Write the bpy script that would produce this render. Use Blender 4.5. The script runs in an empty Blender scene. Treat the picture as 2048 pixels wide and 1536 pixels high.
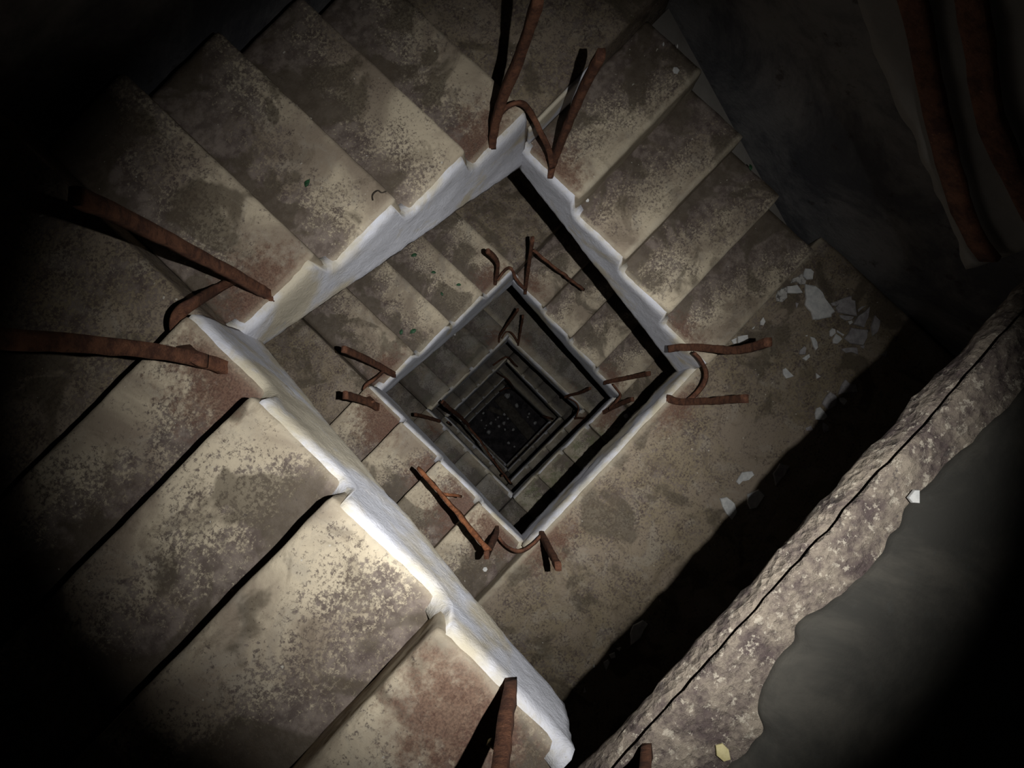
import bpy, math, random
import numpy as np
from mathutils import Vector, Matrix, noise
random.seed(7)
SC = bpy.context.scene
COL = SC.collection

# ------------------------------------------------------------------ measured frame of the stairwell
A = 1.2                      # side of the open well in metres
F = 1480.0                   # focal length in pixels of a 2048 wide frame
R3 = np.array([[0.68988358, 0.72376328, -0.01507831],
               [-0.72109195, 0.6888785, 0.07397843],
               [0.06393, -0.04016366, 0.99714585]])   # rows: image right, image down, forward, in (u, v, down)
CU, CV, D0, RI, B = 0.249, 0.618, 2.94569, 0.13443, 0.98929
FLOOR_N = 90                 # the bottom of the shaft lies this many risers below the lit landing
Z0 = (D0 + FLOOR_N * RI) * A
H = RI * A                   # one riser
def W(u, v, n): return Vector((u * A, -v * B * A, Z0 - (D0 + RI * n) * A))   # plan position and riser count -> metres
def at(px, py, n, lift=0.0):                                                # where the sight line of a pixel meets a level
    d = R3.T @ np.array([(px - 1024) / F, (py - 768) / F, 1.0])
    s = (D0 + RI * n - lift / A) / d[2]
    return Vector(((d[0] * s + CU) * A, -(d[1] * s + CV) * A, Z0 - d[2] * s * A))

# ------------------------------------------------------------------ camera
cam_d = bpy.data.cameras.new('camera'); cam = bpy.data.objects.new('camera', cam_d); COL.objects.link(cam)
def uvw(a): return Vector((a[0], -a[1], -a[2]))
xr, yd, fw = uvw(R3[0]), uvw(R3[1]), uvw(R3[2])
CAM = Vector((CU * A, -CV * A, Z0))
M = Matrix(((xr.x, -yd.x, -fw.x, CAM.x), (xr.y, -yd.y, -fw.y, CAM.y), (xr.z, -yd.z, -fw.z, CAM.z), (0, 0, 0, 1)))
cam.matrix_world = M
cam_d.sensor_width = 36.0; cam_d.lens = F / 2048 * 36.0; cam_d.clip_start = 0.02; cam_d.clip_end = 100
SC.camera = cam

# ------------------------------------------------------------------ world and exposure
wd = bpy.data.worlds.new('darkness'); SC.world = wd; wd.use_nodes = True
wd.node_tree.nodes['Background'].inputs[0].default_value = (0.5, 0.55, 0.7, 1)
wd.node_tree.nodes['Background'].inputs[1].default_value = 0.0004
SC.view_settings.view_transform = 'Standard'; SC.view_settings.look = 'None'
SC.view_settings.exposure = 0.0; SC.view_settings.gamma = 1.0; SC.view_settings.use_curve_mapping = False

# ------------------------------------------------------------------ the torch held over the well, right of the lens: hot spot, beam and spill
LIGHT = W(0.372, 0.745, -21.9)
def torch(name, power, angle, blend, aim, color):
    l = bpy.data.lights.new(name, 'SPOT'); l.energy = power; l.spot_size = math.radians(angle); l.spot_blend = blend
    l.shadow_soft_size = 0.006; l.color = color
    o = bpy.data.objects.new(name, l); COL.objects.link(o); o.location = LIGHT
    o.rotation_euler = (aim - LIGHT).to_track_quat('-Z', 'Y').to_euler()
    return o
TC = (0.985, 0.985, 0.97)
torch('torch_hot_spot', 330, 40, 1.0, at(940, 805, 60), TC)
torch('torch_beam', 180, 68, 1.0, at(905, 795, 60), TC)
torch('torch_spill', 0.22, 120, 1.0, at(1000, 860, 60), TC)

# ------------------------------------------------------------------ node helpers
class NT:
    def __init__(s, name):
        m = bpy.data.materials.new(name); m.use_nodes = True; s.m = m; s.t = m.node_tree
        s.b = s.t.nodes['Principled BSDF']; s.b.inputs['Specular IOR Level'].default_value = 0.25
        g = s.t.nodes.new('ShaderNodeNewGeometry'); s.pos = g.outputs['Position']; s.nor = g.outputs['Normal']
    def n(s, k): return s.t.nodes.new(k)
    def l(s, a, b): s.t.links.new(a, b)
    def noise(s, scale, detail=4, rough=0.6, dist=0.0, off=0.0):
        x = s.n('ShaderNodeTexNoise'); x.inputs['Scale'].default_value = scale; x.inputs['Detail'].default_value = detail
        x.inputs['Roughness'].default_value = rough; x.inputs['Distortion'].default_value = dist
        mp = s.n('ShaderNodeMapping'); mp.inputs['Location'].default_value = (off, off * 1.7, off * .3)
        s.l(s.pos, mp.inputs[0]); s.l(mp.outputs[0], x.inputs['Vector']); return x.outputs['Fac']
    def voro(s, scale, off=0.0):
        x = s.n('ShaderNodeTexVoronoi'); x.inputs['Scale'].default_value = scale
        s.l(s.pos, x.inputs['Vector']); return x.outputs['Distance']
    def attr(s, name):
        x = s.n('ShaderNodeAttribute'); x.attribute_name = name; return x.outputs['Fac']
    def math(s, op, a, b=0.0, c=None):
        x = s.n('ShaderNodeMath'); x.operation = op
        for i, v in enumerate((a, b) if c is None else (a, b, c)):
            if isinstance(v, (int, float)): x.inputs[i].default_value = v
            else: s.l(v, x.inputs[i])
        return x.outputs[0]
    def step(s, v, lo, hi, a=0.0, b=1.0):
        x = s.n('ShaderNodeMapRange'); x.interpolation_type = 'SMOOTHSTEP'
        s.l(v, x.inputs[0]); x.inputs[1].default_value = lo; x.inputs[2].default_value = hi
        x.inputs[3].default_value = a; x.inputs[4].default_value = b; return x.outputs[0]
    def mix(s, f, a, b):
        x = s.n('ShaderNodeMix'); x.data_type = 'RGBA'
        if isinstance(f, (int, float)): x.inputs[0].default_value = f
        else: s.l(f, x.inputs[0])
        for i, v in ((6, a), (7, b)):
            if isinstance(v, tuple): x.inputs[i].default_value = (*v, 1)
            else: s.l(v, x.inputs[i])
        return x.outputs[2]
    def bump(s, h, strength, dist):
        x = s.n('ShaderNodeBump'); x.inputs['Strength'].default_value = strength; x.inputs['Distance'].default_value = dist
        s.l(h, x.inputs['Height']); s.l(x.outputs[0], s.b.inputs['Normal'])
    def done(s, col, rough=0.85):
        s.l(col, s.b.inputs['Base Color'])
        if isinstance(rough, (int, float)): s.b.inputs['Roughness'].default_value = rough
        else: s.l(rough, s.b.inputs['Roughness'])
        return s.m

CREAM, TAN, GRIME, OLIVE, RUSTC = (0.57, 0.485, 0.355), (0.28, 0.225, 0.168), (0.075, 0.053, 0.052), (0.085, 0.066, 0.043), (0.105, 0.052, 0.036)
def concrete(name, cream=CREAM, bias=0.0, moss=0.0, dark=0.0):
    s = NT(name)
    g = s.attr('grime'); ru = s.attr('rust'); pa = s.attr('pale')
    big = s.noise(3.2, 5, 0.62, 0.6); mid = s.noise(11, 8, 0.72, 0.3, 3); fine = s.noise(95, 7, 0.8, 0, 5); vf = s.noise(210, 3, .6, 0, 8)
    base = s.mix(s.step(big, .36, .62), TAN, cream)
    base = s.mix(s.step(s.noise(7, 6, .7, 1.0, 13), .50, .66, 0, .45), base, (0.36, 0.32, 0.26))
    # grimy patches with a speckled border
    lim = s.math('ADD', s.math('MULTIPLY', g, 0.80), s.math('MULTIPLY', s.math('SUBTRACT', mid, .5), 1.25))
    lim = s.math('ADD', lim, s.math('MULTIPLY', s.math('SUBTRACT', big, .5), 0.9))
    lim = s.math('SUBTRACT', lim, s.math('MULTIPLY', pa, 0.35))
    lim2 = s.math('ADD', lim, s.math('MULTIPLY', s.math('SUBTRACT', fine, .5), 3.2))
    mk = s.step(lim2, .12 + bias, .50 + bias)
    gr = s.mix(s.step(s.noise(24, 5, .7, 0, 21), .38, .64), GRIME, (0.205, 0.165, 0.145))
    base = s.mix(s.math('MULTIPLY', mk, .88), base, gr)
    # damp olive-brown stains with soft edges
    wt = s.step(s.math('ADD', s.noise(4.2, 4, .55, .8, 31), s.math('MULTIPLY', g, 0.13)), .56, .64)
    base = s.mix(s.math('MULTIPLY', wt, .70), base, OLIVE)
    wt2 = s.step(s.noise(6.5, 7, .7, 1.2, 77), .52, .62)
    base = s.mix(s.math('MULTIPLY', wt2, .38), base, (0.12, 0.09, 0.062))
    if moss: base = s.mix(s.math('MULTIPLY', s.step(s.noise(9, 6, .7, .5, 88), .48, .62), moss), base, (0.11, 0.125, 0.055))
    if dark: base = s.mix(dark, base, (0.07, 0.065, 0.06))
    # small pits and white flecks
    base = s.mix(s.math('MULTIPLY', s.step(s.noise(48, 4, .7, 0, 41), .66, .72), .75), base, (0.07, 0.055, 0.05))
    base = s.mix(s.math('MULTIPLY', s.step(s.noise(62, 2, .5, 0, 51), .745, .77), .8), base, (0.60, 0.56, 0.48))
    # rust wept from the posts
    rr = s.math('ADD', ru, s.math('MULTIPLY', s.math('SUBTRACT', s.noise(30, 7, .75, 0, 61), .5), 1.3))
    rm = s.math('MULTIPLY', s.step(rr, .42, .85), s.step(ru, .02, .15))
    base = s.mix(s.math('MULTIPLY', rm, .85), base, s.mix(s.step(vf, .4, .6), RUSTC, (0.18, 0.10, 0.068)))
    base = s.mix(pa, base, s.mix(s.step(mid, .4, .6), (0.54, 0.48, 0.37), (0.44, 0.37, 0.27)))
    hgt = s.math('ADD', s.math('MULTIPLY', fine, .5), s.math('ADD', s.math('MULTIPLY', mid, 1.2), s.math('MULTIPLY', mk, -.25)))
    s.bump(hgt, 0.55, 0.006)
    return s.done(base, s.step(wt, 0, 1, .88, .55))
M_TREAD = concrete('worn_concrete')
M_LAND = concrete('landing_concrete', (0.25, 0.20, 0.13), 0.02)
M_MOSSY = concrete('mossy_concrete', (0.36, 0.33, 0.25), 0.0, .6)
M_DEEP = concrete('dark_concrete', (0.34, 0.31, 0.27), 0.0, .25, .35)  # same concrete mixed darker, for the lower turns
M_PIT = concrete('darkest_concrete', (0.25, 0.23, 0.20), 0.0, .1, .6)  # darkest mix of the concrete, for the lowest turns

s = NT('white_plaster')
mid = s.noise(9, 7, .7, .4); big = s.noise(2.6, 4, .6, .5, 9)
c = s.mix(s.step(big, .50, .62), (0.64, 0.645, 0.70), (0.57, 0.51, 0.40))
c = s.mix(s.step(mid, .56, .72), c, (0.50, 0.50, 0.54))
c = s.mix(s.math('MULTIPLY', s.step(s.noise(30, 5, .75, 0, 4), .62, .72), .6), c, (0.36, 0.30, 0.22))
pl = s.attr('pale'); c = s.mix(s.math('MULTIPLY', pl, s.step(mid, .38, .62, 0, .7)), c, (0.52, 0.465, 0.34))
s.bump(s.math('ADD', s.math('MULTIPLY', s.noise(45, 6, .7, .8, 2), .7), mid), .7, .006)
M_WHITE = s.done(c, .8)

s = NT('rough_broken_concrete')
ag = s.voro(70); mid = s.noise(14, 8, .75); fine = s.noise(110, 4, .7)
c = s.mix(s.step(mid, .38, .62), (0.10, 0.075, 0.07), (0.30, 0.25, 0.195))
c = s.mix(s.math('MULTIPLY', s.step(s.noise(55, 5, .75, 0, 3), .55, .62), .8), c, (0.52, 0.46, 0.37))
c = s.mix(s.math('MULTIPLY', s.step(s.noise(38, 4, .7, 0, 7), .62, .68), .8), c, (0.09, 0.075, 0.07))
s.bump(s.math('ADD', s.math('MULTIPLY', mid, 1.6), s.math('ADD', s.math('MULTIPLY', fine, .5), s.math('MULTIPLY', ag, .9))), .9, .012)
M_ROUGH = s.done(c, .9)

s = NT('dark_screed')  # screed in a very dark mottled brown-grey
c = s.mix(s.step(s.noise(4, 6, .65, .5), .4, .62), (0.038, 0.036, 0.031), (0.07, 0.064, 0.053))
c = s.mix(s.math('MULTIPLY', s.step(s.noise(26, 5, .7, 0, 3), .6, .7), .6), c, (0.05, 0.05, 0.045))
s.bump(s.noise(30, 7, .7), .5, .006)
M_SCREED = s.done(c, .9)

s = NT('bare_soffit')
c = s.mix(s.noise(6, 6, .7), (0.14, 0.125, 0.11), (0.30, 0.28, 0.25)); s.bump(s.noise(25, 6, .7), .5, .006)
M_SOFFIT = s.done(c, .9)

s = NT('shaft_wall_plaster')
c = s.mix(s.step(s.noise(1.7, 7, .7, .6), .38, .62), (0.10, 0.10, 0.11), (0.26, 0.25, 0.245))
c = s.mix(s.math('MULTIPLY', s.step(s.noise(8, 6, .7, 0, 5), .58, .68), .7), c, (0.07, 0.055, 0.05))
s.bump(s.noise(18, 7, .7), .6, .01)
M_WALL = s.done(c, .9)

s = NT('flaking_rust')
a_ = s.noise(28, 8, .75); f_ = s.noise(130, 5, .75)
c = s.mix(s.step(a_, .36, .64), (0.075, 0.032, 0.021), (0.19, 0.082, 0.045))
c = s.mix(s.math('MULTIPLY', s.step(f_, .60, .72), .7), c, (0.38, 0.19, 0.11))
c = s.mix(s.math('MULTIPLY', s.step(s.noise(50, 5, .7, 0, 3), .6, .7), .8), c, (0.045, 0.02, 0.014))
s.bump(s.math('ADD', f_, a_), .8, .004)
M_RUST = s.done(c, .85)
s = NT('orange_rust')
a_ = s.noise(35, 8, .75)
c = s.mix(s.step(a_, .36, .64), (0.13, 0.05, 0.024), (0.34, 0.13, 0.055)); s.bump(a_, .8, .004)
M_ORANGE = s.done(c, .85)

def plain(name, c1, c2, scale=30, rough=.85, spot=None):
    s = NT(name); c = s.mix(s.step(s.noise(scale, 6, .7), .38, .62), c1, c2)
    if spot: c = s.mix(s.math('MULTIPLY', s.step(s.noise(55, 5, .75, 0, 3), .50, .60), .85), c, spot)
    s.bump(s.noise(scale * 2, 5, .7), .4, .003); return s.done(c, rough)
M_SHARD = plain('white_plaster_shard', (0.50, 0.50, 0.49), (0.66, 0.65, 0.62))
M_SHARD_SP = plain('speckled_plaster_shard', (0.42, 0.40, 0.37), (0.56, 0.54, 0.50), 30, .85, (0.06, 0.055, 0.05))
M_SHARD_PK = plain('greyed_plaster_shard', (0.27, 0.25, 0.25), (0.40, 0.375, 0.37))
M_LEAF = plain('green_leaf', (0.015, 0.045, 0.02), (0.035, 0.105, 0.045), 60, .5)
M_TWIG = plain('dark_twig', (0.018, 0.014, 0.010), (0.05, 0.04, 0.03))
M_FOIL = plain('yellowed_flake', (0.42, 0.36, 0.17), (0.55, 0.48, 0.26))
M_FLOOR = plain('dark_dusty_floor', (0.030, 0.027, 0.030), (0.085, 0.075, 0.078), 5)
M_PLANK = plain('grey_timber', (0.10, 0.085, 0.07), (0.17, 0.15, 0.125), 14)
M_STONE = plain('pale_rubble', (0.45, 0.44, 0.44), (0.72, 0.71, 0.70), 20)

# ------------------------------------------------------------------ mesh helpers
def link(name, verts, faces, mat, parent=None, attrs=None, smooth=True):
    me = bpy.data.meshes.new(name); me.from_pydata([tuple(v) for v in verts], [], faces); me.materials.append(mat)
    if attrs:
        for k, vals in attrs.items():
            at_ = me.attributes.new(k, 'FLOAT', 'POINT'); at_.data.foreach_set('value', vals)
    me.validate(); me.update()
    if smooth: me.polygons.foreach_set('use_smooth', [True] * len(me.polygons))
    o = bpy.data.objects.new(name, me); COL.objects.link(o)
    if parent is not None: o.parent = parent; o.matrix_parent_inverse = Matrix.Translation(-parent.location)
    return o
def thing(name, label, cat, loc, group=None):
    o = bpy.data.objects.new(name, None); COL.objects.link(o); o.location = loc; o.empty_display_size = .1
    o['label'] = label; o['category'] = cat
    if group: o['group'] = group
    return o
def tag(o, label, cat, group=None):
    o['label'] = label; o['category'] = cat
    if group: o['group'] = group
    return o
def struct(o): o['kind'] = 'structure'; return o

SIDES = {'SW': ((0, 1), (0, -1), (-1, 0)), 'NW': ((0, 0), (1, 0), (0, -1)), 'NE': ((1, 0), (0, 1), (1, 0)), 'SE': ((1, 1), (-1, 0), (0, 1))}
def P(side, q, t, n):
    a, d, o = SIDES[side]
    return W(a[0] + d[0] * q + o[0] * t, a[1] + d[1] * q + o[1] * t, n)
STAINS = []      # (world point, radius) of every rusting post foot

def box_grid(lo, hi, res, rb, place, nrm_scale, amp, seed, fattr=None):
    """Rounded box in local metres, subdivided, roughened; place() maps local -> world."""
    nx = [max(1, int(math.ceil((hi[i] - lo[i]) / res[i]))) for i in range(3)]
    idx = {}; vs = []; loc = []; fs = []
    def vid(i, j, k):
        key = (i, j, k)
        if key in idx: return idx[key]
        p = Vector([lo[a] + (hi[a] - lo[a]) * (i, j, k)[a] / nx[a] for a in range(3)])
        c = Vector([min(max(p[a], lo[a] + rb), hi[a] - rb) for a in range(3)])
        d = p - c
        if d.length > 1e-9:
            m = max(abs(d[0]), abs(d[1]), abs(d[2]))
            d2 = d.normalized() * rb * (m / rb if m < rb else 1)
            q = c + d2
        else: q = p
        n3 = noise.noise_vector(Vector((q.x * 9 + seed, q.y * 9, q.z * 9 + seed))) * amp + noise.noise_vector(Vector((q.x * 35 + seed, q.y * 35, q.z * 35))) * amp * .45
        q = q + n3
        idx[key] = len(vs); vs.append(place(q)); loc.append(p); return idx[key]
    X, Y, Z = nx
    for i in range(X):
        for j in range(Y):
            fs.append([vid(i, j, 0), vid(i, j + 1, 0), vid(i + 1, j + 1, 0), vid(i + 1, j, 0)])
            fs.append([vid(i, j, Z), vid(i + 1, j, Z), vid(i + 1, j + 1, Z), vid(i, j + 1, Z)])
    for i in range(X):
        for k in range(Z):
            fs.append([vid(i, 0, k), vid(i + 1, 0, k), vid(i + 1, 0, k + 1), vid(i, 0, k + 1)])
            fs.append([vid(i, Y, k), vid(i, Y, k + 1), vid(i + 1, Y, k + 1), vid(i + 1, Y, k)])
    for j in range(Y):
        for k in range(Z):
            fs.append([vid(0, j, k), vid(0, j, k + 1), vid(0, j + 1, k + 1), vid(0, j + 1, k)])
            fs.append([vid(X, j, k), vid(X, j + 1, k), vid(X, j + 1, k + 1), vid(X, j, k + 1)])
    at = {}
    if fattr:
        at = {'grime': [], 'rust': [], 'pale': []}
        for p, w in zip(loc, vs):
            g, pa = fattr(p)
            at['grime'].append(g); at['pale'].append(pa)
            r = 0.0
            for sp, rad in STAINS:
                dd = (w - sp).length
                if dd < rad: r = max(r, 1 - dd / rad)
            at['rust'].append(r)
    return vs, fs, at

def detail(n):   # mesh spacing by how far down the piece lies
    return 0.012 if n < -6 else 0.016 if n < 6 else 0.028 if n < 22 else 0.06

WALL_T = 0.76; WP = 0.752
def side_box(name, side, q0, q1, t0, t1, n0, n1, mat, parent, seed, amp=.0022, rb=.012, fattr=None, dr=None):
    # local x along q, y along t, z up, in metres
    qs = A * (B if side in ('SW', 'NE') else 1); ts = A * (B if side in ('NW', 'SE') else 1)
    r = dr or detail(n0)
    if n0 > 22: amp *= .6
    place = lambda p: P(side, p.x / qs, p.y / ts, -p.z / H)
    vs, fs, at = box_grid((q0 * qs, t0 * ts, -n1 * H), (q1 * qs, t1 * ts, -n0 * H), (r, r * 1.4, r * 1.4), rb, place, 1, amp, seed, fattr)
    return link(name, vs, fs, mat, parent, at)

def flight(side, s0, label, wout=.655, group=None, nsteps=4):
    root = thing('stair_flight', label, 'stairs', P(side, .5, .3, s0 + 7.4), group)
    sd = s0 * 1.37 + {'SW': 1, 'NW': 2, 'NE': 3, 'SE': 4}[side] * 11.3
    for j in range(4):
        n = s0 + 1 + j
        q0, q1 = j / 4, (j + 1) / 4
        qs = A * (B if side in ('SW', 'NE') else 1); ts = A * (B if side in ('NW', 'SE') else 1)
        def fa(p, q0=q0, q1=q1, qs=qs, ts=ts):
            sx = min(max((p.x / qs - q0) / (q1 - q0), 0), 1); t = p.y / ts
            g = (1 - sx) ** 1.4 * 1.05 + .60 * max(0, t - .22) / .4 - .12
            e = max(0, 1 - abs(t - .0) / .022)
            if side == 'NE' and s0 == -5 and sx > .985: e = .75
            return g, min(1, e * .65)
        nj = .008 * noise.noise(Vector((sd, j * 3.1, 0)))
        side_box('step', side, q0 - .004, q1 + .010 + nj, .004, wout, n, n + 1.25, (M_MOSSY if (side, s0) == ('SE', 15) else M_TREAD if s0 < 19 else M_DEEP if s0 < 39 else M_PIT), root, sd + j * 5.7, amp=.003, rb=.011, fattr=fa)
    # soffit slab under the steps
    N = 14; vs = []; fs = []
    for i in range(N + 1):
        q = i / N
        for t in (.012, WP):
            for n in (s0 + 1.9 + 5 * q - (0.25 if q < .98 else 0), s0 + 2.3 + 4.8 * q):
                vs.append(P(side, q, t, max(n, s0 + 1.6 + 5 * q) if n < s0 + 2 + 5 * q else n))
    for i in range(N):
        a = i * 4; b = a + 4
        fs += [[a, b, b + 1, a + 1], [a + 2, a + 3, b + 3, b + 2], [a, a + 2, b + 2, b], [a + 1, b + 1, b + 3, a + 3]]
    fs += [[0, 1, 3, 2], [4 * N, 4 * N + 2, 4 * N + 3, 4 * N + 1]]
    link('soffit_slab', vs, fs, M_SOFFIT, root, None, False)
    # plastered string on the well side, stepped above, straight below
    r = detail(s0 + 2)
    NQ = int(A / r / 1.0); NM = 12 if s0 < 6 else 6
    TH = .010
    vs = []; pale = []
    def topn(q):
        if q < 0: return s0 + .05
        k = min(int(q * 4), 3); f = q * 4 - k
        # filled plaster corner at the foot of each riser
        base = s0 + 1 + k
        fill = max(0, 1 - f / .16) if k > 0 or True else 0
        ret = base - .35 * fill ** 1.5 * (1 if k > 0 else .6)
        return ret + .05
    for i in range(NQ + 1):
        q = i / NQ; tn = topn(q) + .03 * noise.noise(Vector((q * 14, sd, 0))) + .03 * noise.noise(Vector((q * 50, sd, 0)))
        bn = s0 + 2.35 + 4.8 * q + .09 * noise.noise(Vector((q * 4, sd, 4))) + .06 * noise.noise(Vector((q * 30, sd, 4)))
        for m in range(NM + 1):
            f = m / NM; n = tn + (bn - tn) * f
            t = -TH + .0035 * noise.noise(Vector((q * 9, n * 1.5, sd))) + .002 * noise.noise(Vector((q * 45, n * 7, sd)))
            if f < .10: t += TH * .9 * (1 - f / .10) ** 2
            if f > .92: t += TH * .5 * ((f - .92) / .08) ** 2
            vs.append(P(side, q, t, n)); pale.append(max(0, 1 - f * 11))
        vs.append(P(side, q, .03, tn + .02)); pale.append(1); vs.append(P(side, q, .03, bn)); pale.append(0)
    S = NM + 3; fs = []
    for i in range(NQ):
        a = i * S; b = a + S
        for m in range(NM): fs.append([a + m, a + m + 1, b + m + 1, b + m])
        fs.append([a, b, b + NM + 1, a + NM + 1]); fs.append([a + NM, a + NM + 2, b + NM + 2, b + NM]); fs.append([a + NM + 1, b + NM + 1, b + NM + 2, a + NM + 2])
    for e in (0, NQ * S):
        loop = [e + m for m in range(NM + 1)] + [e + NM + 2, e + NM + 1]
        fs.append(loop if e else loop[::-1])
    link('plastered_string', vs, fs, M_SOFFIT if s0 == -20 else M_WHITE, root, {'pale': pale})  # uppermost flight: dimness put into the string's colour, grey instead of white
    return root

def corner(side, s, label, group=None):
    """quarter landing beyond the far end of `side`'s flight; level s"""
    root = thing('corner_landing', label, 'landing', P(side, 1.35, .35, s + 2.2), group)
    def fa(p): return (.35, 0)
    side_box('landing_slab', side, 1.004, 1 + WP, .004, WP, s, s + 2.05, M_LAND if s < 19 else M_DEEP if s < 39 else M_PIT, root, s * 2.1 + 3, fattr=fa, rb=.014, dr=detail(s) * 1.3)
    return root

def landing(side, s, label, thick=2.5, plain_edge=True):
    root = thing('landing', label, 'landing', P(side, .5, .35, s + thick), None)
    def fa(p):
        t = p.y / A
        return (.30 - .3 * t, max(0, 1 - abs(t) / .03) * .9 if plain_edge else 0)
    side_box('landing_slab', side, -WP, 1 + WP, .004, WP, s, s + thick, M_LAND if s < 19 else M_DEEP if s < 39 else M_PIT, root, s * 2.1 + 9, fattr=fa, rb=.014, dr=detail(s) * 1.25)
    return root, fa
def edge_face(root, side, s, bot, mat, q0=0.0, q1=1.0, th=.016, seed=1.0, top=.10, rough=.006):
    r = detail(s); NQ = int(A * (q1 - q0) / r); NM = 9 if s < 6 else 5
    vs = []; pale = []
    for i in range(NQ + 1):
        q = q0 + (q1 - q0) * i / NQ
        tn = s + top + .05 * noise.noise(Vector((q * 14, seed, 0))); bn = s + bot + .06 * noise.noise(Vector((q * 8, seed, 4))) + .05 * noise.noise(Vector((q * 33, seed, 4)))
        for m in range(NM + 1):
            f = m / NM; n = tn + (bn - tn) * f
            t = -th + rough * noise.noise(Vector((q * 12, n * 2, seed))) + rough * .6 * noise.noise(Vector((q * 50, n * 7, seed)))
            if f < .12: t += th * .9 * (1 - f / .12) ** 2
            vs.append(P(side, q, t, n)); pale.append(max(0, 1 - f * 4))
        vs.append(P(side, q, .03, tn + .02)); pale.append(1); vs.append(P(side, q, .03, bn)); pale.append(0)
    S = NM + 3; fs = []
    for i in range(NQ):
        a = i * S; b = a + S
        for m in range(NM): fs.append([a + m, a + m + 1, b + m + 1, b + m])
        fs.append([a, b, b + NM + 1, a + NM + 1]); fs.append([a + NM, a + NM + 2, b + NM + 2, b + NM]); fs.append([a + NM + 1, b + NM + 1, b + NM + 2, a + NM + 2])
    for e in (0, NQ * S):
        loop = [e + m for m in range(NM + 1)] + [e + NM + 2, e + NM + 1]
        fs.append(loop if e else loop[::-1])
    return link('edge_face', vs, fs, mat, root, {'pale': pale})

def bar(name, pts, wid, thk, mat, parent=None, seed=0.0, up=Vector((0, 0, 1)), step=.03, amp=.0016, taper=1.0):
    """square-section bar along a bent centre line, corroded surface"""
    P_ = [Vector(p) for p in pts]; path = []
    for a, b in zip(P_[:-1], P_[1:]):
        k = max(1, int((b - a).length / step))
        for i in range(k): path.append(a.lerp(b, i / k))
    path.append(P_[-1])
    # soften bends
    for _ in range(2):
        path = [path[0]] + [(path[i - 1] + path[i] * 2 + path[i + 1]) / 4 for i in range(1, len(path) - 1)] + [path[-1]]
    vs = []; fs = []; prev = None; n = len(path)
    ring = [(-.5, -.5), (-.17, -.53), (.17, -.53), (.5, -.5), (.53, 0), (.5, .5), (.17, .53), (-.17, .53), (-.5, .5), (-.53, 0)]
    for i, c in enumerate(path):
        d = (path[min(i + 1, n - 1)] - path[max(i - 1, 0)]).normalized()
        x = prev if prev is not None else (up if abs(d.dot(up)) < .95 else Vector((1, 0, 0)))
        x = (x - d * x.dot(d)).normalized(); prev = x; y = d.cross(x)
        f = 1 + (taper - 1) * i / (n - 1)
        for a, b in ring:
            p = c + x * a * wid * f + y * b * thk * f
            p = p + noise.noise_vector(p * 40 + Vector((seed, 0, 0))) * amp * 2 + noise.noise_vector(p * 13 + Vector((seed, 3, 0))) * amp
            vs.append(p)
    K = len(ring)
    for i in range(n - 1):
        for k in range(K): fs.append([i * K + k, i * K + (k + 1) % K, (i + 1) * K + (k + 1) % K, (i + 1) * K + k])
    fs.append(list(range(K))[::-1]); fs.append([(n - 1) * K + k for k in range(K)])
    return link(name, vs, fs, mat, parent)
def curve_pts(pts, k=6):
    P_ = [Vector(p) for p in pts]; out = []
    for i in range(len(P_) - 1):
        p0 = P_[max(i - 1, 0)]; p1 = P_[i]; p2 = P_[i + 1]; p3 = P_[min(i + 2, len(P_) - 1)]
        for j in range(k):
            t = j / k
            out.append(.5 * ((2 * p1) + (p2 - p0) * t + (2 * p0 - 5 * p1 + 4 * p2 - p3) * t * t + (3 * p1 - p0 - 3 * p2 + p3) * t ** 3))
    out.append(P_[-1]); return out

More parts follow.
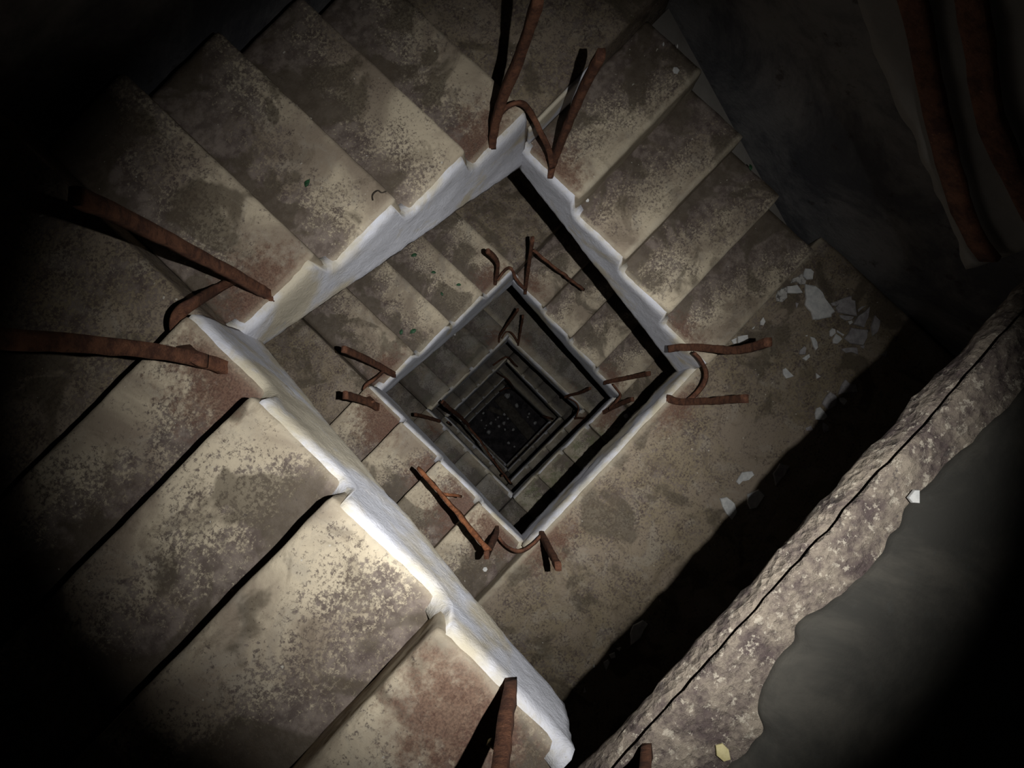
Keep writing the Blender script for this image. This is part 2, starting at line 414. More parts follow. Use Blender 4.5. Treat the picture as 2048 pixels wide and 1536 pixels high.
# ------------------------------------------------------------------ railing remnants: feet first, so that the concrete can take their rust
# every post: list of (pixel x, pixel y, riser level, height above that level in metres)
def pl(seq): return [at(*q) for q in seq]
RAIL = [
 dict(label='tall rusted posts with bent corner bar, top corner of the uppermost turn',
      posts=[([(985, 290, -6, -.02), (987, 262, -6, .07), (1003, 200, -6, .25), (1042, 105, -6, .53), (1078, -10, -6, .86)], .043, .03),
             ([(1100, 352, -4, -.02), (1108, 322, -4, .06), (1130, 262, -4, .30), (1165, 180, -4, .60), (1203, 106, -4, .86)], .036, .026)],
      hoop=[(996, 232, -6, .14), (1016, 213, -6, .16), (1042, 206, -6, .15), (1062, 226, -5, .20), (1080, 262, -5, .14), (1098, 300, -5, .02), (1104, 335, -4, .07)]),
 dict(label='long rusted posts with curved bar, left corner of the uppermost turn',
      posts=[([(545, 595, -9, -.02), (515, 577, -9, .05), (440, 535, -9, .28), (340, 482, -9, .55), (215, 420, -9, .82), (150, 392, -9, .92)], .034, .024),
             ([(462, 742, -11, -.02), (425, 727, -11, .03), (330, 705, -11, .20), (190, 690, -11, .42), (-20, 676, -11, .68)], .038, .026)],
      hoop=[(478, 556, -9, .10), (430, 580, -9, .04), (390, 604, -10, .12), (360, 624, -10, .13), (352, 650, -10, .12), (360, 685, -10, .10), (385, 712, -11, .12), (412, 722, -11, .08)]),
 dict(label='pair of outward leaning rusted posts with bowed bar at the right corner beside the debris',
      posts=[([(1340, 698, -1, -.02), (1356, 695, -1, .06), (1400, 695, -1, .25), (1470, 701, -1, .55), (1505, 694, -1, .70), (1538, 684, -1, .82)], .036, .026),
             ([(1336, 795, 0, -.02), (1352, 803, 0, .05), (1400, 803, 0, .28), (1450, 800, 0, .55), (1492, 797, 0, .78)], .036, .026)],
      hoop=[(1388, 706, -1, .14), (1402, 722, 0, .26), (1413, 748, 0, .22), (1405, 772, 0, .18), (1388, 792, 0, .14), (1374, 803, 0, .12)]),
 dict(label='broken rusted posts with curved corner bar and a long orange handrail at the bottom corner',
      posts=[([(993, 1056, 1, -.02), (994, 1064, 1, .10), (985, 1085, 1, .38), (972, 1112, 1, .66)], .034, .022),
             ([(1083, 1068, 0, -.02), (1088, 1078, 0, .12), (1100, 1102, 0, .42), (1117, 1134, 0, .72)], .036, .026)],
      hoop=[(998, 1075, 1, .20), (1010, 1090, 1, .22), (1030, 1102, 0, .14), (1050, 1100, 0, .13), (1070, 1085, 0, .10), (1082, 1072, 0, .07)],
      rail=([(838, 938, 3, .60), (880, 985, 2.6, .62), (930, 1044, 2, .64), (976, 1100, 1, .62)], .04, .018)),
 dict(label='kinked rusted post and straight one with fallen bar, top corner, second turn',
      posts=[([(990, 568, 9, -.02), (992, 556, 9, .12), (996, 530, 9, .38), (990, 516, 9, .52), (975, 502, 9, .66)], .034, .026),
             ([(1050, 585, 11, -.02), (1052, 570, 11, .10), (1059, 520, 11, .55), (1065, 477, 11, .90)], .036, .026)],
      hoop=[(996, 560, 9, .12), (1004, 548, 9, .14), (1016, 536, 10, .18), (1025, 540, 10, .16), (1030, 554, 10, .10), (1040, 568, 11, .20), (1050, 578, 11, .08)],
      rail=([(1066, 500, 11, .72), (1076, 508, 11, .72), (1110, 536, 11.5, .66), (1166, 579, 13, .62)], .03, .016)),
 dict(label='two short rusted posts joined by bent bar, left corner, second turn',
      posts=[([(789, 750, 6, -.02), (775, 742, 6, .10), (735, 720, 6, .42), (687, 698, 6, .80)], .040, .024),
             ([(757, 816, 4, -.02), (738, 805, 4, .14), (712, 796, 4, .36), (690, 790, 4, .56)], .045, .026)],
      hoop=[(768, 742, 6, .14), (748, 760, 5, .12), (735, 768, 5, .14), (729, 778, 5, .14), (733, 790, 5, .10), (747, 804, 4, .14)]),
 dict(label='two dark rusted posts with curved bar at the right corner of the second turn',
      posts=[([(1209, 766, 14, -.02), (1218, 763, 14, .08), (1260, 755, 14, .42), (1299, 747, 14, .80)], .036, .022),
             ([(1205, 826, 16, -.02), (1216, 820, 16, .10), (1240, 808, 16, .42), (1266, 798, 16, .75)], .036, .022)],
      hoop=[(1226, 769, 15, .26), (1236, 782, 15, .22), (1241, 791, 15, .18), (1233, 803, 15, .16), (1218, 818, 16, .20)]),
 dict(label='two slender splayed rusted posts with small bar at the top corner of the third turn',
      posts=[([(998, 684, 29, -.02), (999, 673, 29, .12), (1014, 650, 29, .5), (1036, 619, 29, .98)], .032, .024),
             ([(1036, 690, 30, -.02), (1038, 676, 30, .14), (1042, 655, 30, .5), (1046, 632, 30, .9)], .032, .024)],
      hoop=[(1004, 676, 29, .16), (1012, 664, 29, .22), (1022, 665, 30, .30), (1030, 675, 30, .22), (1036, 686, 30, .10)]),
 dict(label='crooked rusted posts with small curved bar at the right corner of the third turn',
      posts=[([(1130, 795, 30, -.02), (1138, 791, 30, .1), (1162, 785, 30, .55), (1181, 776, 30, .95)], .034, .024),
             ([(1148, 837, 31, -.02), (1156, 836, 31, .1), (1180, 837, 31, .6)], .028, .018)],
      hoop=[(1136, 796, 30, .14), (1148, 802, 30, .22), (1156, 810, 30, .24), (1157, 820, 30, .2), (1152, 834, 31, .3)]),
 dict(label='single stubby rusted post and fallen bars at the left corner of the third turn',
      posts=[([(880, 843, 24, -.02), (872, 840, 24, .1), (848, 833, 24, .5), (830, 829, 24, .8)], .036, .024)],
      hoop=None,
      rail=([(884, 803, 25, .7), (900, 818, 27, .6), (920, 833, 32, .5), (938, 852, 37, .5)], .036, .018)),
]
for r_ in RAIL:
    for seq, wd_, th_ in r_['posts']:
        f = at(*seq[0]); STAINS.append((f, .34))
STAINS.append((at(930, 1020, 2.4), .46)); STAINS.append((at(770, 850, 4), .40)); STAINS.append((at(860, 960, 3), .30))
STAINS.append((W(-.07, .86, -14), .30)); STAINS.append((W(-.03, .16, -11), .36))

# ------------------------------------------------------------------ shaft walls and floor
def slab_wall(name, c, half, mat, res=.25):
    lo = [c[i] - half[i] for i in range(3)]; hi = [c[i] + half[i] for i in range(3)]
    vs, fs, _ = box_grid(lo, hi, (max(res, half[0] / 20), max(res, half[1] / 20), res), .002, lambda p: p, 1, .004, c[0] * 3)
    return struct(link(name, vs, fs, mat))
TOPZ = Z0 + .9
o_ = WALL_T * A; tk = .12
xa, xb = -o_, A + o_; ya, yb = o_, -(A * B + o_ * 1.0)
ya = WALL_T * B * A; yb = -(1 + WALL_T) * B * A
hz = TOPZ / 2
xa -= .006; xb += .006; ya += .006; yb -= .006
slab_wall('wall_left', ((xa - tk), (ya + yb) / 2, hz), (tk, (ya - yb) / 2 + 2 * tk, hz), M_WALL)
slab_wall('wall_right', ((xb + tk), (ya + yb) / 2, hz), (tk, (ya - yb) / 2 + 2 * tk, hz), M_WALL)
slab_wall('wall_back', ((xa + xb) / 2, ya + tk, hz), ((xb - xa) / 2, tk, hz), M_WALL)
slab_wall('wall_front', ((xa + xb) / 2, yb - tk, hz), ((xb - xa) / 2, tk, hz), M_WALL)
slab_wall('floor', ((xa + xb) / 2, (ya + yb) / 2, -.1), ((xb - xa) / 2, (ya - yb) / 2, .1), M_FLOOR)

# ------------------------------------------------------------------ the stair, from the landing underfoot down
R_ = 'the flight below'
flight('NE', -20, 'dim upper concrete flight climbing at the top right edge, near the viewer', .655)
flight('SW', -15, 'large pale worn concrete flight nearest the viewer, filling the lower left', .74)
corner('SW', -10, 'dark corner landing beyond the left corner of the uppermost turn')
flight('NW', -10, 'wide cream and brown stained flight at the upper left, bright white string', .66)
T1 = corner('NW', -5, 'dim corner landing at the top edge behind the tall rusted posts')
side_box('plastered_riser', 'NE', -.002, .010, .02, .34, -4.93, -4.0, M_WHITE, T1, 4.4, amp=.002, rb=.003)
flight('NE', -5, 'stained flight running down to the landing with white plaster debris', .62)
flight('SW', 0, 'rust stained second-turn flight along the lower left of the well', .655)
corner('SW', 5, 'corner landing at the left of the second turn behind two short posts')
flight('NW', 5, 'second-turn flight at the upper left of the well with green leaves on it', .655)
corner('NW', 10, 'corner landing at the top of the second turn beneath the kinked post')
flight('NE', 10, 'speckled second-turn flight at the upper right of the well under a fallen bar', .655)
corner('NE', 15, 'corner landing at the right of the second turn, under two dark posts')
flight('SE', 15, 'mossy second-turn flight along the lower right of the well', .655)
corner('SE', 20, 'shaded corner landing at the bottom of the second turn')
flight('SW', 20, 'grey third-turn flight along the lower left of the well', .655)
corner('SW', 25, 'corner landing at the left of the third turn')
flight('NW', 25, 'dark third-turn flight with white flecks at the upper left of the well', .655)
flight('SE', 30, 'third-turn flight along the lower right, just inside the mossy one', .655)
corner('SE', 35, 'small corner landing at the bottom of the third turn')
flight('SW', 35, 'narrow dark fourth-turn flight at the lower left, half hidden', .655)
corner('SW', 40, 'corner landing at the left of the fourth turn')
flight('NW', 40, 'dark fourth-turn flight at the upper left, deep in the well', .655)
corner('NW', 45, 'corner landing at the top of the fourth turn under a looped bar')
flight('NE', 45, 'fourth-turn flight at the upper right, deep in the well', .655)
corner('NE', 50, 'corner landing at the right of the fourth turn')
flight('SE', 50, 'fourth-turn flight at the lower right, deep in the well', .655)
corner('SE', 55, 'corner landing at the bottom of the fourth turn')
flight('SW', 55, 'fifth-turn flight at the lower left, almost black', .655)
corner('SW', 60, 'corner landing at the left of the fifth turn, almost black')
flight('NW', 60, 'fifth-turn flight at the upper left, almost black', .655)
flight('SE', 65, 'fifth-turn flight at the lower right, almost black', .655)
corner('SE', 70, 'corner landing at the bottom of the fifth turn, almost black')
flight('SW', 70, 'lowest flight at the lower left above the rubble floor', .655)
corner('SW', 75, 'corner landing at the left just above the rubble floor')
flight('NW', 75, 'lowest flight at the upper left above the rubble floor', .655)
corner('NW', 80, 'corner landing at the top just above the rubble floor')

# landing with debris (first full landing below)
L1, fa = landing('SE', 0, 'broad stained landing with white plaster debris, lower right of the well', 2.6)
edge_face(L1, 'SE', 0, 2.75, M_WHITE, 0, 1, .016, 5.0)
L3, fa = landing('NE', 30, 'plain grey landing at the upper right of the third turn', 2.5)
edge_face(L3, 'NE', 30, 2.6, M_WHITE, 0, 1, .016, 7.0)
L5, fa = landing('NE', 65, 'dark landing at the upper right of the fifth turn, deep in the well', 2.5)
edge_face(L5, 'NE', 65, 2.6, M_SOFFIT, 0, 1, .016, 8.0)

# landing underfoot: thin slab with a rough broken edge below an overhanging lip
TL = thing('landing', 'nearest landing at the lower right edge with rough broken concrete rim', 'landing', P('SE', .5, .35, -14.2))
def fa0(p): return (.5, 0)
side_box('landing_slab', 'SE', -WP, 1 + WP, .056, WP, -14.93, -14.42, M_ROUGH, TL, 2.2, amp=.004, rb=.01, fattr=fa0, dr=.016)
def rim():
    # broken lower course: rises towards a groove tucked under the thin top course
    NQ, NM = 170, 12; vs = []; fs = []
    prof = [(.060, -14.93), (.050, -14.88), (.036, -14.84), (.024, -14.83), (.013, -14.81), (.005, -14.79), (.002, -14.73), (.0, -14.66), (-.001, -14.58), (-.001, -14.50), (.004, -14.45), (.014, -14.42), (.060, -14.41)]
    for i in range(NQ + 1):
        q = -WP + (1 + 2 * WP) * i / NQ
        for m, (t, n) in enumerate(prof):
            w = noise.noise(Vector((q * 12, n * 5, 3.3))) + .7 * noise.noise(Vector((q * 45, n * 12, 3.3)))
            vs.append(P('SE', q, t + .006 * w * (m > 1), n + .05 * noise.noise(Vector((q * 16, n * 5, 8.3))) * (m > 3)))
    S = len(prof)
    for i in range(NQ):
        for m in range(S - 1): fs.append([i * S + m, i * S + m + 1, (i + 1) * S + m + 1, (i + 1) * S + m])
        fs.append([i * S, (i + 1) * S, (i + 1) * S + S - 1, i * S + S - 1])
    fs.append(list(range(S))[::-1]); fs.append([NQ * S + m for m in range(S)])
    link('broken_rim', vs, fs, M_ROUGH, TL)
rim()
def lip():
    # top course: irregular front edge overhanging the face by about two centimetres
    NQ, NT = 150, 14; q0, q1 = -WP, 1 + WP; vs = []; fs = []
    for i in range(NQ + 1):
        q = q0 + (q1 - q0) * i / NQ
        e = .004 + .004 * noise.noise(Vector((q * 7, 1, 0))) + .0035 * noise.noise(Vector((q * 34, 1, 0)))
        for k in range(NT + 1):
            f = k / NT; t = e + (.26 - e) * f ** 1.3
            n = -15 + .035 * noise.noise(Vector((q * 11, t * 11, 3))) + .02 * noise.noise(Vector((q * 40, t * 40, 3))) + (.02 if k == 0 else 0)
            vs.append(P('SE', q, t, n))
        vs.append(P('SE', q, e + .002, -14.96)); vs.append(P('SE', q, .26, -14.90))
    S = NT + 3
    for i in range(NQ):
        a = i * S; b = a + S
        for k in range(NT): fs.append([a + k, b + k, b + k + 1, a + k + 1])
        fs.append([a, a + NT + 1, b + NT + 1, b]); fs.append([a + NT + 1, a + NT + 2, b + NT + 2, b + NT + 1]); fs.append([a + NT, b + NT, b + NT + 2, a + NT + 2])
    link('broken_top_course', vs, fs, M_ROUGH, TL)
lip()
def screed():
    edge = [(1440, 1560), (1522, 1472), (1517, 1418), (1537, 1354), (1586, 1290), (1601, 1246), (1675, 1197), (1748, 1128), (1783, 1079), (1827, 1000), (1880, 950), (1960, 870), (2060, 770), (2200, 640)]
    pts = curve_pts([at(x, y, -15.05) for x, y in edge], 8)
    q_of = lambda w: 1 - w.x / A; t_of = lambda w: (-w.y / (B * A)) - 1
    ed = [(q_of(p), t_of(p)) for p in pts]
    ed = [(-.0 + 1 + WALL_T - .002, ed[0][1] + .02)] + ed + [(-WALL_T + .002, ed[-1][1] - .02)] if ed[0][0] > ed[-1][0] else ed
    vs = []; fs = []; NT = 12; n = len(ed)
    for q, t in ed:
        t = t + .006 * noise.noise(Vector((q * 40, t * 40, 9)))
        vs.append(P('SE', q, t, -14.98))
        for k in range(NT + 1):
            f = k / NT; tt = t + .004 + (WALL_T - t - .006) * f
            vs.append(P('SE', q, tt, -15.09 + .02 * noise.noise(Vector((q * 8, tt * 8, 2)))))
    S = NT + 2
    for i in range(n - 1):
        a = i * S; b = a + S
        for k in range(S - 1): fs.append([a + k, a + k + 1, b + k + 1, b + k])
    # underside rim closes against the slab
    base = len(vs)
    for i in range(n): vs.append(vs[i * S] + Vector((0, 0, -.004))); vs.append(vs[i * S + S - 1] + Vector((0, 0, -.02)))
    for i in range(n - 1):
        a = base + 2 * i; fs.append([i * S, (i + 1) * S, a + 2, a]); fs.append([a, a + 2, a + 3, a + 1]); fs.append([i * S + S - 1, a + 1, a + 3, (i + 1) * S + S - 1])
    o = link('floor_screed', vs, fs, M_SCREED, TL)
screed()

# ------------------------------------------------------------------ build the railing remnants
for i, r_ in enumerate(RAIL):
    f0 = at(*r_['posts'][0][0][0])
    root = thing('railing_remnant', r_['label'], 'railing', f0)
    for k, (seq, w_, t_) in enumerate(r_['posts']):
        bar('post', curve_pts(pl(seq), 5), w_ * .84, t_ * .84, M_RUST, root, i * 3 + k, up=Vector((.7, .7, 0)))
    if r_['hoop']: bar('corner_bar', curve_pts(pl(r_['hoop']), 5), .030 if i == 1 else .020, .012, M_RUST, root, i, step=.012, amp=.0006)
    if r_.get('rail'):
        seq, w_, t_ = r_['rail']
        bar('handrail', pl(seq), w_, t_, M_ORANGE if i == 3 else M_RUST, root, i + 50, amp=.003)
        if i == 3:
            bar('bracket', pl([(885, 988, 2.6, .60), (905, 990, 2.6, .56), (920, 992, 2.6, .50)]), .018, .012, M_ORANGE, root, 77)
# post at the head of the nearest flight, rising out of the frame
t = thing('railing_post', 'rusted post cut off by the bottom edge, on the nearest flight', 'post', at(1022, 1372, -14))
bar('shaft', [at(1022, 1372, -14, -.02), at(1020, 1392, -14, .04), at(1012, 1450, -14, .14), at(1000, 1545, -14, .28), at(990, 1660, -14, .42)], .030, .020, M_RUST, t, 91, up=Vector((.7, .7, 0)))
bar('weld_collar', [at(990, 1484, -14, .17), at(986, 1494, -14, .175)], .016, .016, M_FOIL, t, 92, step=.01)
t = thing('railing_post', 'stub of a dark rusted post at the bottom edge beside the dark gap', 'post', at(1290, 1500, -15))
bar('shaft', [at(1296, 1494, -15, -.02), at(1292, 1515, -15, .03), at(1290, 1570, -15, .16), at(1285, 1700, -15, .35)], .02, .014, M_RUST, t, 93, up=Vector((.7, .7, 0)))
# two dark rust-brown flat bars laid along the string of the upper flight
def on_u(v, n, u=.972): return W(u, v, n)
tag(bar('flat_bar', [on_u(.40, -16.9), on_u(.52, -16.2), on_u(.64, -15.5), on_u(.75, -14.75), on_u(.84, -14.2), on_u(.92, -13.75), on_u(.985, -13.6)], .040, .012, M_RUST, None, 5, up=Vector((0, 0, 1))), 'dark rust-brown flat bar on the dim upper flight, the left one', 'rail')
tag(bar('flat_bar', [on_u(.42, -17.4), on_u(.55, -16.7), on_u(.69, -15.9), on_u(.79, -15.2), on_u(.88, -14.85), on_u(.985, -14.5)], .040, .012, M_RUST, None, 6, up=Vector((0, 0, 1))), 'dark rust-brown flat bar on the dim upper flight, the right one', 'rail')

# deeper loops of bar and the long handrail that still stands on the fourth turn
def loop_rail(seq, label, w_=.03): return tag(bar('corner_bar', curve_pts(pl(seq), 5), w_, w_ * .7, M_RUST, None, seq[0][0]), label, 'rail')
loop_rail([(987, 730, 44, .1), (998, 722, 44, .2), (1012, 714, 44, .35), (1020, 718, 45, .3), (1028, 728, 46, .25), (1034, 733, 46, .06)], 'looped black bar at the top corner of the fourth turn')
loop_rail([(993, 745, 64, .1), (1004, 752, 64, .5), (1013, 757, 64, .6), (1022, 768, 65, .5), (1028, 778, 66, .2)], 'crooked dark bar at the top corner of the fifth turn')
loop_rail([(1000, 783, 78, .3), (1012, 776, 79, .6), (1022, 777, 80, .6), (1032, 782, 82, .4)], 'small curved dark bar over the rubble floor', .04)
loop_rail([(1086, 832, 65, .0), (1098, 836, 65, .3), (1106, 838, 65, .0)], 'short dark bar end at the right corner of the fifth turn', .04)
t = thing('handrail', 'long brown handrail strip along the lower left of the fourth turn', 'handrail', at(960, 900, 38))
bar('rail', pl([(934, 850, 39, .8), (960, 880, 38, .8), (990, 926, 37, .8), (1022, 966, 35.5, .8)]), .07, .02, M_RUST, t, 8, up=Vector((0, 0, 1)), amp=.004)
for q, n in ((.12, 36), (.88, 39)): bar('post', [P('SW', q, .02, n), P('SW', q, -.005, n - .8 / H)], .026, .02, M_RUST, t, q)
t = thing('handrail', 'black handrail along the lower right of the fifth turn', 'handrail', P('SE', .5, 0, 68))
bar('rail', [P('SE', q, .02, 66 + q * 4 - .8 / H) for q in (.05, .5, .95)], .045, .02, M_RUST, t, 9)
for q, n in ((.12, 66), (.88, 69)): bar('post', [P('SE', q, .03, n), P('SE', q, .02, n - .8 / H)], .026, .02, M_RUST, t, q)

# ------------------------------------------------------------------ plaster debris on the landing
def shard(poly, n, thick, mat, label, name='plaster_shard', cat='debris', tilt=0.0, lift=0.0, group=None):
    w = [at(x, y, n, thick + lift) for x, y in poly]
    c = sum(w, Vector()) / len(w); ax = Vector((random.uniform(-1, 1), random.uniform(-1, 1), 0)).normalized()
    top = []; m = len(w)
    for i in range(m):
        a, b = w[i], w[(i + 1) % m]
        top.append(a)
        if (b - a).length > .03:
            mid_ = a.lerp(b, .5); nn = (b - a).cross(Vector((0, 0, 1))).normalized()
            top.append(mid_ + nn * (b - a).length * random.uniform(-.05, .05))
    def tz(p): return (p - c).dot(ax) * tilt
    mn = min(tz(p) for p in top)
    vs = []
    for p in top: vs.append(c.lerp(p, .93) + Vector((0, 0, tz(p) - mn)))
    for p in top: vs.append(p + Vector((0, 0, tz(p) - mn - thick * .3)))
    for p in top: vs.append(c.lerp(p, 1.02) + Vector((0, 0, (tz(p) - mn) - thick)))
    k = len(top); vs.append(c + Vector((0, 0, tz(c) - mn + .0005)))
    fs = [[i, (i + 1) % k, 3 * k] for i in range(k)]
    for r0 in (0, k): fs += [[r0 + i, r0 + k + i, r0 + k + (i + 1) % k, r0 + (i + 1) % k] for i in range(k)]
    fs.append([2 * k + i for i in range(k)][::-1])
    o = link(name, vs, fs, mat, None, None, False)
    return tag(o, label, cat, group)
def z3(poly): return [(1480 + x * .24745, 480 + y * .24745) for x, y in poly]
def z5(poly): return [(1100 + x * .44258, 480 + y * .44258) for x, y in poly]
def z6(poly): return [(1040 + x * .49219, 1000 + y * .49219) for x, y in poly]
S_, K_, G_ = M_SHARD, M_SHARD_SP, M_SHARD_PK
for poly, mat, label, th in [
 (z3([(535, 355), (615, 370), (670, 420), (690, 470), (768, 578), (740, 600), (740, 620), (700, 628), (593, 642), (578, 580), (530, 520), (540, 470)]), S_, 'largest white plaster shard, jagged, on the debris landing', .014),
 (z3([(530, 228), (575, 232), (600, 255), (590, 315), (545, 320), (512, 290)]), S_, 'squarish white shard, topmost of the debris', .01),
 (z3([(410, 350), (430, 310), (505, 268), (512, 300), (538, 325), (530, 358), (480, 358), (465, 335)]), K_, 'black speckled curved shard just below the topmost one', .01),
 (z3([(385, 372), (465, 360), (508, 425), (430, 430), (388, 428)]), S_, 'smooth pale wedge shard left of the largest shard', .012),
 (z3([(345, 385), (376, 378), (383, 430), (385, 465), (345, 500), (300, 492), (292, 450), (305, 415)]), K_, 'black speckled round shard, leftmost of the upper debris', .01),
 (z3([(735, 510), (775, 495), (800, 500), (812, 512), (775, 533), (750, 530)]), G_, 'thin grey sliver right of the largest shard', .007),
 (z3([(790, 488), (905, 450), (905, 480), (935, 490), (948, 612), (800, 585), (778, 545), (800, 515)]), G_, 'broad greyish plate with a dark pit, right of the largest shard', .012),
 (z3([(805, 606), (870, 612), (925, 620), (905, 645), (860, 650), (820, 632)]), G_, 'half-moon grey chip below the broad plate', .008),
 (z3([(955, 560), (985, 535), (1020, 530), (985, 555), (958, 582)]), G_, 'narrow grey sliver at the right tip of the broad plate', .006),
 (z3([(1055, 535), (1040, 620), (1005, 705), (920, 680), (960, 612)]), G_, 'tall pointed grey shard right of the broad plate', .012),
 (z3([(875, 658), (905, 648), (914, 668), (890, 683)]), S_, 'little round chip touching the tall pointed shard', .006),
 (z3([(1095, 608), (1135, 650), (1115, 745), (1075, 775), (1062, 700)]), G_, 'dim shard farthest right by the dark wall', .01),
 (z3([(905, 708), (1038, 725), (1030, 790), (1000, 850), (900, 835), (848, 795)]), G_, 'large grey square shard below the tall pointed one', .013),
 (z3([(725, 735), (745, 712), (772, 720), (776, 750), (745, 780), (728, 775)]), S_, 'rounded chip left of the large grey square shard', .008),
 (z3([(785, 728), (845, 765), (834, 777), (786, 746)]), S_, 'splinter pointing at the large grey square shard', .006),
 (z3([(778, 757), (815, 782), (828, 800), (790, 838), (755, 835), (752, 800)]), S_, 'bell shaped white chip below the splinter', .009),
 (z3([(820, 880), (880, 868), (950, 870), (955, 925), (900, 905), (860, 912)]), G_, 'long ragged grey piece below the large grey square shard', .009),
 (z3([(975, 855), (1010, 852), (1002, 878), (985, 872)]), G_, 'tiny grey chip hanging below the large grey square shard', .006),
 (z3([(1140, 925), (1190, 895), (1182, 945)]), G_, 'small dim triangle alone at the far right', .007),
 (z3([(568, 780), (605, 790), (625, 825), (632, 870), (615, 890), (590, 850)]), S_, 'upright finger shaped chip below the largest shard', .009),
 (z3([(525, 775), (548, 765), (545, 780)]), S_, 'tiny crumb left of the finger shaped chip', .004),
 (z3([(485, 890), (520, 858), (540, 870), (530, 925), (480, 925)]), G_, 'grey pebble like chip, upper one of a pair', .01),
 (z3([(505, 955), (560, 920), (568, 945), (535, 975)]), S_, 'pale chip, lower one of a pair', .008),
 (z3([(348, 1045), (370, 1032), (438, 1100), (375, 1120), (350, 1085)]), S_, 'bright triangular chip alone in the middle of the landing', .01),
 (z3([(615, 1075), (655, 1105), (620, 1122)]), S_, 'small triangle right of the lone bright chip', .006),
 (z3([(855, 1128), (890, 1160), (940, 1165), (955, 1230), (850, 1235), (795, 1250), (820, 1180)]), G_, 'grey boat shaped shard, upper one of the lower right cluster', .011),
 (z3([(805, 1275), (840, 1272), (870, 1300), (845, 1335), (808, 1300)]), S_, 'small pale heart shaped chip below the boat shaped shard', .008),
 (z3([(730, 1225), (785, 1265), (780, 1335), (715, 1372), (668, 1325), (700, 1260)]), G_, 'brownish grey hexagonal shard left of the heart shaped chip', .011),
 (z3([(620, 1360), (650, 1348), (710, 1425), (680, 1455), (615, 1450), (610, 1400)]), S_, 'pale shard below the hexagonal one', .01),
 (z3([(190, 622), (208, 660), (190, 690), (165, 685), (165, 655)]), S_, 'small pointed chip below the last step of the stained flight', .007),
 (z3([(97, 715), (122, 695), (118, 710), (104, 722)]), S_, 'tiny splinter between the pointed chip and the rusted post', .004),
 (z5([(820, 452), (844, 440), (844, 468), (830, 470)]), S_, 'bright small block, left one of two above the rusted post', .009),
 (z5([(850, 435), (895, 428), (898, 455), (850, 470)]), S_, 'bright larger block, right one of two above the rusted post', .012),
 (z5([(652, 698), (663, 712), (642, 713)]), S_, 'tiny white triangle beside the foot of the lower rusted post', .005),
 (z3([(450, 505), (475, 510), (458, 555)]), G_, 'thin grey triangle left of the largest shard', .005),
 (z5([(843, 1092), (870, 1050), (915, 1045), (925, 1062), (900, 1085), (870, 1090), (855, 1105)]), S_, 'ragged white shard, upper left of the lower trio', .011),
 (z5([(893, 1150), (945, 1128), (972, 1155), (935, 1210), (905, 1215), (893, 1190)]), S_, 'pentagonal pale shard, right one of the lower trio', .011),
 (z5([(768, 1168), (800, 1162), (835, 1190), (846, 1230), (825, 1265), (800, 1240), (780, 1205)]), S_, 'curved white shard, bottom one of the lower trio', .012),
 (z5([(1010, 1055), (1040, 1010), (1085, 1020), (1060, 1065), (1020, 1110)]), G_, 'dim shard half in the shadow above the lower trio', .011),
 (z5([(1155, 850), (1180, 838), (1190, 860), (1160, 862)]), G_, 'small grey flake beside the pale shard under the hexagonal one', .005),
 (z5([(1235, 825), (1258, 838), (1262, 862), (1240, 870), (1233, 850)]), G_, 'dim grey flake at the edge of the shadow, right of the small flake', .006),
 (z6([(448, 545), (460, 510), (500, 490), (520, 505), (490, 560), (450, 590)]), S_, 'large half shaded flake, topmost of the bottom group by the shadow', .01),
 (z6([(340, 660), (358, 649), (364, 660), (350, 695)]), S_, 'small pale flake, lowest of the close bottom trio', .007),
 (z6([(362, 630), (385, 620), (388, 640), (370, 645)]), S_, 'small pale flake, middle of the close bottom trio', .007),
 (z6([(392, 605), (410, 598), (405, 616)]), S_, 'small pale flake, upper right of the close bottom trio', .006),
 (z6([(300, 665), (306, 680), (298, 682)]), S_, 'tiny upright splinter left of the close bottom trio', .004),
 (z6([(262, 760), (270, 780), (258, 785)]), S_, 'leaf shaped flake, lowest on the landing before the white string', .005),
]:
    shard(poly, 0, th, mat, label, tilt=.03)
shard(z5([(1622, 1165), (1650, 1130), (1672, 1130), (1672, 1190), (1640, 1188)]), -15, .006, S_, 'white plaster chip lying on the nearest landing', lift=.012)
shard([(1432, 1492), (1446, 1488), (1458, 1500), (1462, 1520), (1448, 1524), (1434, 1512)], -15, .003, M_FOIL, 'yellowish paint flake on the nearest landing at the bottom edge', 'paint_flake', lift=.004)
# loose chips on flights
for (x, y, n, sz, lab) in [(1484, 118 - 22, -4, 5, 'short white splinter on the dim step near the top right, left one'), (1355, 92, -4, 5, 'short white splinter on the dim step near the top, right one'),
                       (1351, 140, -4, 9, 'crumbled white plaster blob on the dim step at the top'), (1175, 400, -3, 5, 'small white crumb on the step beside the upper right string'),
                       (1252, 802 + 30, 16, 6, 'white chip on the mossy flight below two dark posts'), (970, 1139, 1, 6, 'white fleck on the rust stained flight near the bottom corner'),
                       (909, 663 + 5, 27, 4, 'pale crumb on the third-turn flight at upper left')]:
    if lab.startswith('short white splinter on the dim step near the top right'): x, y = 1327, 88
    pol = [(x + math.cos(a) * sz * random.uniform(.5, 1) * (.45 if 'splinter' in lab else 1), y + math.sin(a) * sz * random.uniform(.7, 1)) for a in [i * math.tau / 6 for i in range(6)]]
    shard(pol, n, .004, M_SHARD, lab, 'plaster_chip')

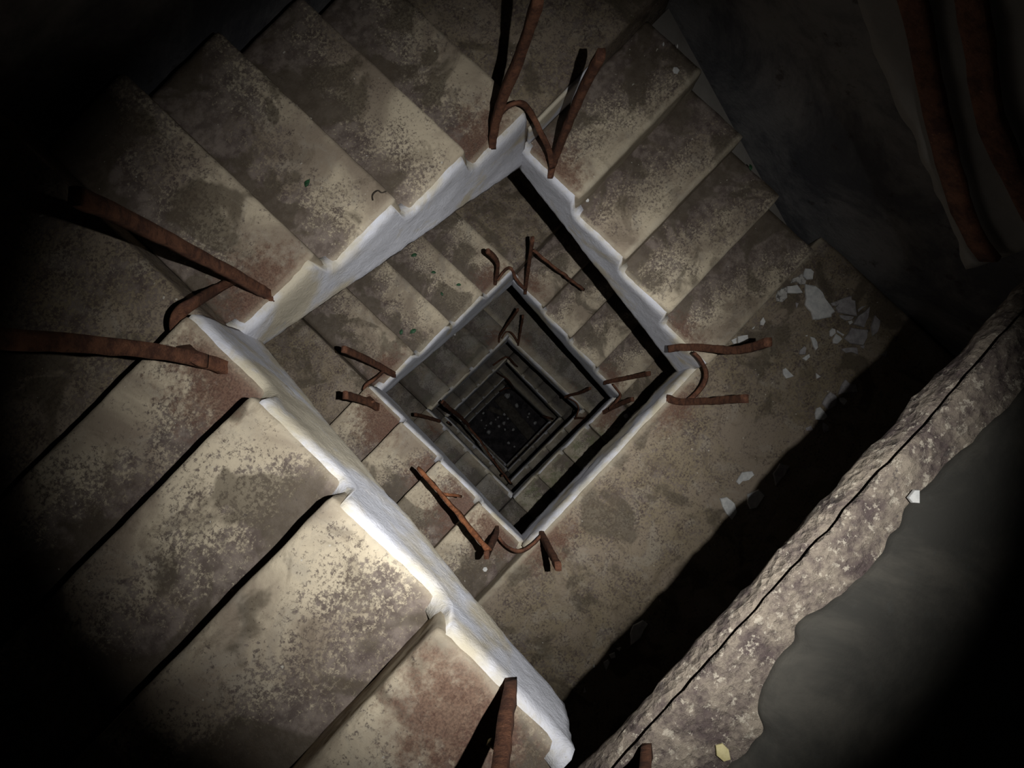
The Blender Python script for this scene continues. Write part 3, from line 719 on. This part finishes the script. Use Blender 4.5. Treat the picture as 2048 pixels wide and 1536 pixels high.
# leaves and a twig
def leaf(x, y, n, r, ang, label):
    c = at(x, y, n, .004); vs = []; k = 10; L = r
    for i in range(k + 1):
        f = i / k; wv = math.sin(math.pi * f ** .8) * .27 * L
        for sgn in (-1, 0, 1):
            p = Vector((f * L - L / 2, sgn * wv, .004 * abs(sgn) + .005 * math.sin(f * 3.1)))
            vs.append(c + Matrix.Rotation(ang, 3, 'Z') @ p)
    fs = []
    for i in range(k):
        for j in range(2): fs.append([i * 3 + j, i * 3 + j + 1, i * 3 + j + 4, i * 3 + j + 3])
    o = link('leaf', vs, fs, M_LEAF); md = o.modifiers.new('thickness', 'SOLIDIFY'); md.thickness = .0008
    tag(o, label, 'leaf')
leaf(616, 367, -8, .028, .3, 'small bright green leaf on the wide upper left flight')
leaf(828, 511, 8, .045, 2.6, 'green leaf on the second-turn flight, topmost one')
leaf(917, 570, 8, .035, 2.4, 'green leaf on the second-turn flight, rightmost one near the edge')
leaf(867, 545, 8, .035, 2.2, 'dull green leaf between the topmost and rightmost leaves')
leaf(826, 663, 7, .05, 2.9, 'crumpled green leaf on the second-turn flight near its left end')
leaf(803, 664, 7, .04, .6, 'folded green leaf at the left of the crumpled one')
leaf(884, 588, 8, .03, 1.2, 'tiny green leaf below the rightmost leaf')
leaf(1500, 335, -2, .03, .9, 'dark green leaf at the outer end of the stained upper right flight')
tag(bar('twig', curve_pts([at(746, 401, -8, .004), at(745, 392, -8, .012), at(750, 384, -8, .018), at(757, 381, -8, .016), at(763, 386, -8, .01), at(772, 383, -8, .005)], 5), .0045, .004, M_TWIG, None, 4, step=.004, amp=.0008), 'curled black twig on the wide upper left flight', 'twig')

# ------------------------------------------------------------------ rubble on the bottom of the shaft
def zz(x, y): return (860 + x * .23442, 640 + y * .23442)
spots = [(635, 805, 18), (520, 880, 18), (500, 955, 26), (660, 650, 34), (740, 730, 24), (665, 840, 13), (710, 935, 16), (670, 1050, 18), (720, 1080, 12), (845, 800, 12), (835, 828, 10), (895, 880, 22), (870, 950, 18), (440, 855, 10), (455, 795, 14), (630, 880, 20), (580, 830, 12), (690, 730, 12), (755, 805, 10), (590, 905, 16), (625, 690, 14), (560, 850, 10), (480, 900, 10), (640, 935, 12), (800, 860, 12), (470, 925, 8)]
for i, (x, y, r) in enumerate(spots):
    px, py = zz(x, y); rr = r * .23442 * (D0 + 90 * RI) / F * A * .8; c = at(px, py, 90, rr * .5)
    k = 9; vs = []; fs = []
    rnd = [[random.uniform(.7, 1.15) for _ in range(k)] for _ in range(3)]
    for li, (z, sc) in enumerate(((-.5, .9), (.0, 1), (.45, .6))):
        for j in range(k):
            a = j * math.tau / k; vs.append(c + Vector((math.cos(a) * rr * sc * rnd[li][j], math.sin(a) * rr * sc * rnd[li][j], z * rr)))
    for li in (0, 1):
        for j in range(k): fs.append([li * k + j, li * k + (j + 1) % k, (li + 1) * k + (j + 1) % k, (li + 1) * k + j])
    fs.append(list(range(k))[::-1]); fs.append([2 * k + j for j in range(k)])
    big_ = {0: 'brightest round stone in the middle of the rubble floor', 2: 'angular grey slab piece at the left of the rubble floor', 3: 'largest pale purple lump near the top of the rubble floor', 11: 'pale block at the right of the rubble floor', 7: 'pale lump near the bottom of the rubble floor'}
    lab = big_.get(i, 'small grey lump of rubble on the dark shaft floor')
    tag(link('rubble_stone', vs, fs, M_STONE, None, None, False), lab, 'rubble', 'rubble on the shaft floor')
a_, b_ = at(*zz(585, 660), 90, .09), at(*zz(880, 1010), 90, .09)
tag(bar('timber_plank', [a_, b_], .16, .25, M_PLANK, None, 3, step=.1), 'long grey timber lying across the rubble floor', 'plank')
a_, b_ = at(*zz(500, 750), 90, .05), at(*zz(620, 800), 90, .05)
tag(bar('timber_plank', [a_, b_], .07, .12, M_PLANK, None, 4, step=.1), 'short pale board at the upper left of the rubble floor', 'plank')
